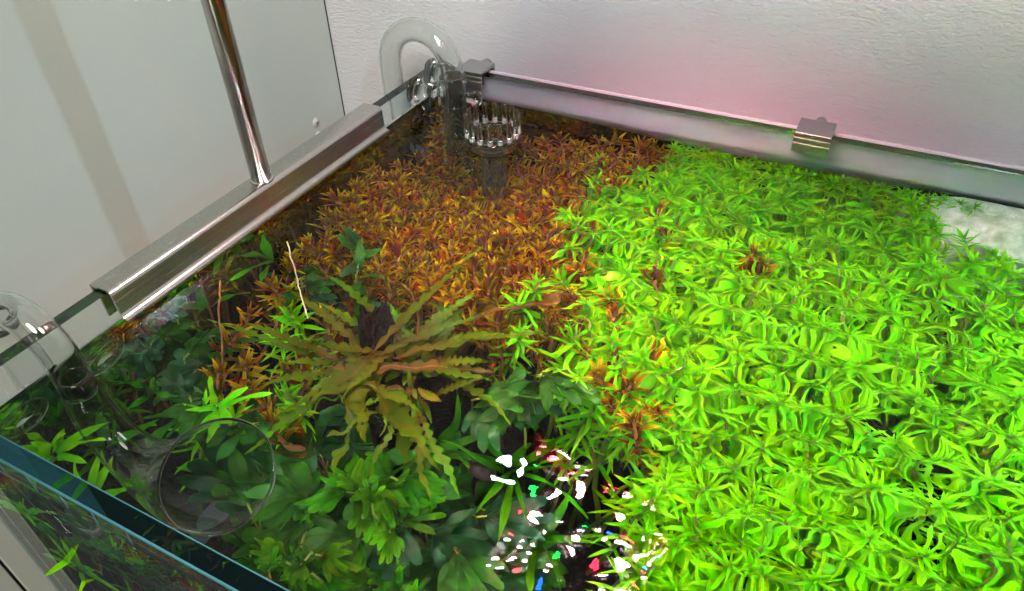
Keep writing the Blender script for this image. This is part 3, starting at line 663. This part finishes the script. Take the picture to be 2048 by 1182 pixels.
# ---- the lobed plant on the driftwood
def lobed(q): 
    base = math.sin(math.pi*min(1, 0.03+0.97*q)**0.85)**0.8 if q < 1 else 0.0
    ph = (q*11.0) % 1.0; ph = math.sin(math.pi/2*ph/0.72) if ph < 0.72 else 1-(ph-0.72)/0.28
    return base*(0.34+0.66*ph if q < 0.93 else 0.9) + 0.03
hyg = empty('lobed_leaf_plant', (0.086, -0.190, -0.07)); tag(hyg, 'olive brown plant with long toothed leaves spreading from dark driftwood', 'plant')
BASE = Vector((0.087, -0.191, -0.062))
tips = [(-144, .056, -.040), (-170, .060, -.040), (166, .062, -.044), (-111, .052, -.044), (158, .050, -.040), (-64, .050, -.062), (-48, .040, -.046), (-26, .056, -.052), (28, .046, -.044), (14, .052, -.042), (46, .078, -.042), (64, .044, -.042), (86, .038, -.044), (148, .030, -.044), (-8, .042, -.048), (26, .064, -.052), (-84, .046, -.058), (-126, .048, -.042), (104, .050, -.042), (78, .070, -.040), (-155, .040, -.05), (120, .040, -.050), (-38, .046, -.060), (-95, .034, -.046), (52, .055, -.050), (178, .048, -.052), (5, .034, -.045), (-70, .036, -.05), (-160, .054, -.048), (-135, .046, -.050), (-100, .048, -.052), (-20, .050, -.046), (38, .060, -.046), (95, .046, -.046), (135, .044, -.046), (-55, .044, -.052), (-175, .05, -.046), (20, .040, -.040), (60, .035, -.038), (-115, .035, -.042)]
for i, (ang, ln, tz) in enumerate(tips):
    a = math.radians(ang); CL = BASE + Vector(random.choice(((0, 0, 0), (0.012, 0.010, -0.004), (-0.008, -0.008, 0.002), (0.016, -0.006, -0.006), (0.002, 0.012, 0.004)))); off = Vector((math.cos(a), math.sin(a), 0))*U(.001, .006); st0 = CL + off + Vector((0, 0, U(-.006, .008))); ln *= U(.85, 1.22)
    el = math.atan2(tz-st0.z, ln) + 0.18; lb = LB()
    lb.strip(dirM(st0, a, el, U(-.35, .35)), (ln-0.004)*1.06, U(.0048, .0066), U(-1.0, -.1), 0.25, 99, lobed, wave=0.0004, twist=U(-.4, .4))
    o = link(bpy.data.objects.new('leaf', lb.mesh('leaf', M_HYGB if i in (10, 15) else M_HYG))); keep(o, hyg)
lb = LB()
for k in range(70):    # small inner leaves hugging the wood
    a = U(0, 6.28); lb.strip(dirM(BASE+Vector((U(-.012, .022), U(-.014, .016), U(-.015, .006))), a, U(-.2, .9), U(-.4, .4)), U(.010, .022), U(.003, .005), U(-.6, .2), 0.15, 21, lobed)
o = link(bpy.data.objects.new('foliage', lb.mesh('foliage', M_HYG))); keep(o, hyg)
# a darker sprig rising behind the wood
sp = empty('dark_sprig', (0.048, -0.160, -0.06)); tag(sp, 'dark green lobed sprig rising behind the driftwood tip', 'plant')
v, f = tube([(0.056, -0.168, -0.06), (0.048, -0.155, -0.05), (0.040, -0.140, -0.042)], [0.0005, 0.0005, 0.0004], 8); keep(obj('stem', v, f, M_STEM), sp)
for k in range(11):
    q = k/10; P0 = Vector((0.056-0.016*q, -0.168+0.028*q, -0.060+0.018*q)); lb = LB()
    lb.strip(dirM(P0, U(0, 6.28), U(-.1, .8), U(-.7, .7)), U(.010, .020), U(.006, .008), U(-.8, -.2), 0.15, 28, lobed)
    keep(link(bpy.data.objects.new('leaf', lb.mesh('leaf', M_FERN))), sp)

# ---- driftwood
def lump(path, rad, seg=18, amp_=0.25, seed=1):
    rs_ = random.Random(seed); pp, rr = smooth_path([(*p, r) for p, r in zip(path, rad)], 6); v, f = tube(pp, rr, seg); n = len(pp); out = []
    ph = [rs_.uniform(0, 6.28) for _ in range(6)]
    P, T_, U_ = frames(pp)
    for i in range(n):
        for k in range(seg):
            a = math.tau*k/seg; w_ = 1+amp_*(math.sin(3*a+ph[0]+i*0.15)*0.5+math.sin(5*a+ph[1]-i*0.1)*0.5+math.sin(i*0.8+ph[2])*0.3+math.sin(9*a+ph[3]+i*0.05)*0.25+math.sin(14*a+ph[4]+i*0.12)*0.22)
            out.append(P[i]+(v[i*seg+k]-P[i])*w_)
    return out, f
dw = empty('driftwood', (0.082, -0.19, -0.15)); tag(dw, 'dark weathered driftwood with broken tip amid the lobed leaves', 'driftwood')
keep(obj('trunk', *lump([(0.0745, -0.1765, -0.051), (0.0755, -0.178, -0.053), (0.0785, -0.182, -0.060), (0.083, -0.189, -0.072), (0.088, -0.195, -0.10), (0.10, -0.20, -0.17), (0.11, -0.19, -0.23)], [0.0012, 0.0046, 0.0062, 0.0074, 0.010, 0.016, 0.022], 40, .32, 3), M_WOOD), dw)
for a_, b_, c_, r_ in (((0.0665, -0.1755, -0.0395), (0.0700, -0.1785, -0.0470), (0.0755, -0.1830, -0.0590), 0.0030), ((0.0740, -0.1680, -0.0400), (0.0755, -0.1735, -0.0480), (0.0785, -0.1810, -0.0590), 0.0034), ((0.0705, -0.1710, -0.0445), (0.0735, -0.1755, -0.0500), (0.0770, -0.1810, -0.0590), 0.0026)):
    m1 = tuple((p_+q_)/2 for p_, q_ in zip(a_, b_))
    keep(obj('broken_tip', *lump([a_, m1, b_, c_], [0.0003, r_*0.55, r_, r_*1.25], 28, .45, int(r_*1e5)), M_WOOD), dw)
keep(obj('branch', *lump([(0.030, -0.226, -0.105), (0.050, -0.221, -0.100), (0.070, -0.210, -0.108), (0.088, -0.2, -0.12)], [0.0025, 0.0042, 0.0055, 0.008], 16, .3, 5), M_WOOD), dw)
d2 = empty('driftwood', (0.29, -0.13, -0.13)); tag(d2, 'brown driftwood piece showing through the gap in the green carpet', 'driftwood')
keep(obj('trunk', *lump([(0.258, -0.114, -0.088), (0.274, -0.128, -0.084), (0.292, -0.143, -0.088), (0.305, -0.17, -0.13), (0.31, -0.18, -0.25)], [0.005, 0.008, 0.009, 0.011, 0.015], 20, .3, 6), M_WOOD), d2)
keep(obj('branch', *lump([(0.275, -0.17, -0.12), (0.29, -0.15, -0.10), (0.30, -0.14, -0.09)], [0.005, 0.007, 0.009], 16, .3, 7), M_WOOD), d2)

# ---- dark lobed ferns near the front
def fern_leaf(M, size, spread=1.0, nl=5):
    lb = LB(); r = random.random()
    prof = lambda q: 0.28+0.72*math.sin(math.pi*min(1, q*0.93)**1.4)**0.7 if q < 0.999 else 0.25
    for k in range(nl):
        a = (k-(nl-1)/2)/max(1, (nl-1)/2)*0.8*spread; ln = size*(1-0.32*abs(a))*U(.85, 1.1); x0 = 0.12*size*(1-abs(a))
        lb.strip(M @ Matrix.Translation((x0, 0, 0.0002*k)) @ Matrix.Rotation(a, 4, 'Z') @ Matrix.Rotation(U(-.15, .15), 4, 'Y'), ln*0.9, size*U(.14, .21), U(-.9, .3), 0.10, 14, prof, wave=size*0.05, r=r, twist=U(-.5, .5))
    return lb
def fern(loc, n, size, label, spread=(0, 360), el=(0.05, 0.7), mat=None):
    r = empty('fern_plant', loc); tag(r, label, 'fern')
    for k in range(n):
        a = math.radians(spread[0]+(spread[1]-spread[0])*(k+U(-.3, .3))/n); e = U(*el); ro = math.sqrt(U(0, 1))*size*0.75; ao = U(0, 6.28); st = Vector(loc)+Vector((math.cos(ao)*ro, math.sin(ao)*ro, U(-.010, .010)))
        stalk = U(.002, .006); a = a+U(-.8, .8); d_ = Vector((math.cos(a)*math.cos(e), math.sin(a)*math.cos(e), math.sin(e)))
        lb = fern_leaf(dirM(st+d_*stalk*0.6, a, e-0.3, U(-.4, .4)), size*U(.75, 1.2), U(.8, 1.1), random.choice((5, 6, 7, 7)))
        o = keep(link(bpy.data.objects.new('leaf', lb.mesh('leaf', mat or M_FERN))), r)
        v, f = tube([st-Vector((U(-.004, .004), U(-.004, .004), .022)), st, st+d_*stalk], [0.0005, 0.0005, 0.0005], 6); keep(obj('stalk', v, f, M_STEM), r)
fern((0.066, -0.243, -0.100), 13, .034, 'large dark green fern seen inside the mouth of the glass horn')
fern((0.132, -0.237, -0.105), 11, .032, 'dark green fern with broad lobes beside the reflected LED dots')
fern((0.085, -0.262, -0.118), 8, .027, 'mid green fern close behind the front glass rim')
fern((0.034, -0.229, -0.088), 6, .026, 'blue green fern leaf cluster above the glass horn', (150, 420))
fern((0.136, -0.176, -0.070), 7, .026, 'dark blue green fern between lobed plant and green carpet', (-100, 120))
fern((0.012, -0.222, -0.075), 6, .024, 'small blue green fern against the side glass behind the outflow tube', (60, 330))
fern((0.022, -0.162, -0.060), 6, .016, 'small dark fern near the steel rail above the yellow stems', (0, 300))
fern((0.152, -0.225, -0.125), 9, .028, 'shadowed fern under the reflected LED dots', (0, 360))
fern((0.160, -0.258, -0.12), 9, .028, 'shadowed fern by the front glass below the reflected dots', (0, 360))

# ---- ribbon leaved plants
def ribbon(loc, n, ln, wd, label, el=(0.1, 0.9), bend=(-1.4, -.3), arc=(0, 360), mat=None, name='ribbon_leaf_plant'):
    r = empty(name, loc); tag(r, label, 'plant')
    for k in range(n):
        a = math.radians(arc[0]+(arc[1]-arc[0])*(k+U(-.3, .3))/n); lb = LB()
        lb.strip(dirM(Vector(loc)+Vector((math.cos(a), math.sin(a), 0))*U(0, .004), a+U(-.5, .5), U(*el)+U(-.3, .2), U(-.9, .9)), ln*U(.45, 1.25), wd*U(.6, 1.2), U(*bend), 0.2, 14, wave=wd*0.18, twist=U(-.8, .8))
        keep(link(bpy.data.objects.new('leaf', lb.mesh('leaf', mat or M_RIB))), r)
ribbon((0.120, -0.205, -0.088), 10, .036, .0036, 'bright green ribbon leaved plant just below the lobed plant')
fern((0.112, -0.238, -0.088), 22, .017, 'wavy bright green rosette beside the dark ferns', mat=M_RIB)
fern((0.098, -0.270, -0.094), 22, .017, 'bright green ruffled rosette hugging the front glass', mat=M_RIB)
ribbon((0.150, -0.200, -0.090), 10, .032, .0034, 'green ribbon leaves at the edge of the reflected LED dots')
ribbon((0.168, -0.215, -0.110), 9, .026, .0034, 'green ribbon leaves in the shade under the bright dots')
fern((0.138, -0.266, -0.108), 18, .017, 'green ruffled rosette low in front of the shadowed fern', mat=M_RIB)
ribbon((0.010, -0.286, -0.050), 12, .018, .0040, 'bright green leaved rosette in the front corner of the tank', (0.2, 1.2), mat=M_GREEN)
ribbon((0.026, -0.291, -0.072), 11, .018, .0038, 'bright green leaves below the glass horn by the front glass', (0.2, 1.1), mat=M_GREEN)
ribbon((0.008, -0.268, -0.075), 9, .018, .0038, 'green leaves behind the outflow tube in the corner', (0.2, 1.1))
ribbon((0.060, -0.290, -0.115), 10, .022, .0034, 'olive leaved rosette seen through the front glass', (0.1, 1.0))
ribbon((0.043, -0.240, -0.058), 7, .016, .0032, 'pale green star shaped sprig above the glass horn', (0.1, .5), (-.6, -.1), mat=M_GREEN)
ribbon((0.008, -0.243, -0.066), 4, .014, .0036, 'lone green sprig in the dark corner near the outflow tube', (0.2, .7), (-.6, -.1))
ribbon((0.012, -0.168, -0.040), 4, .020, .0040, 'green leaves leaning beside the steel rail', (0.1, .5), (-.9, -.3), (120, 330))
ribbon((0.006, -0.205, -0.045), 3, .018, .0040, 'single arching green leaf under the rail end', (0.2, .6), (-1.2, -.6), (100, 220))

# ---- bare stems and a white root
for pth, rad, m, nm, lab in (([(0.006, -0.194, -0.030), (0.012, -0.203, -0.042), (0.020, -0.213, -0.055), (0.026, -0.222, -0.075)], 0.0004, M_STEMR, 'bare_stem', 'bare brown stem rising in the dark corner'),
                             ([(0.016, -0.161, -0.026), (0.024, -0.168, -0.033), (0.034, -0.177, -0.040), (0.045, -0.187, -0.052)], 0.0003, M_ROOT, 'white_root', 'thin white root hanging above the lobed leaves')):
    pp, rr = smooth_path([(*p_, rad) for p_ in pth], 6); pp = [(x+U(-.0003, .0003), y+U(-.0003, .0003), z_) for x, y, z_ in pp]
    o = obj(nm, *tube(pp, rr, 8), m); tag(o, lab, 'root' if 'root' in nm else 'stem')

# ---- stones
def stone(loc, s, label, seed):
    rs_ = random.Random(seed); v, f = [], []; n, m_ = 12, 8; ph = [rs_.uniform(0, 6) for _ in range(4)]
    for j in range(m_+1):
        for i in range(n):
            a = i*math.tau/n; b = -math.pi/2+j*math.pi/m_; k = 1+0.12*math.sin(2*a+ph[0])+0.1*math.sin(3*b+ph[1]+a)
            v.append((loc[0]+s[0]*k*math.cos(a)*math.cos(b), loc[1]+s[1]*k*math.sin(a)*math.cos(b), loc[2]+s[2]*k*math.sin(b)))
    for j in range(m_):
        for i in range(n): f.append((j*n+i, j*n+(i+1) % n, (j+1)*n+(i+1) % n, (j+1)*n+i))
    tag(obj('stone', v, f, M_STONE), label, 'stone')
stone((0.080, -0.216, -0.128), (.012, .010, .009), 'reddish brown stone in shade below the lobed plant', 1)
stone((0.152, -0.232, -0.116), (.008, .006, .006), 'reddish brown stone beside the reflected LED dots', 2)
stone((0.140, -0.206, -0.088), (.005, .004, .003), 'small brown stone among the ribbon leaves', 3)
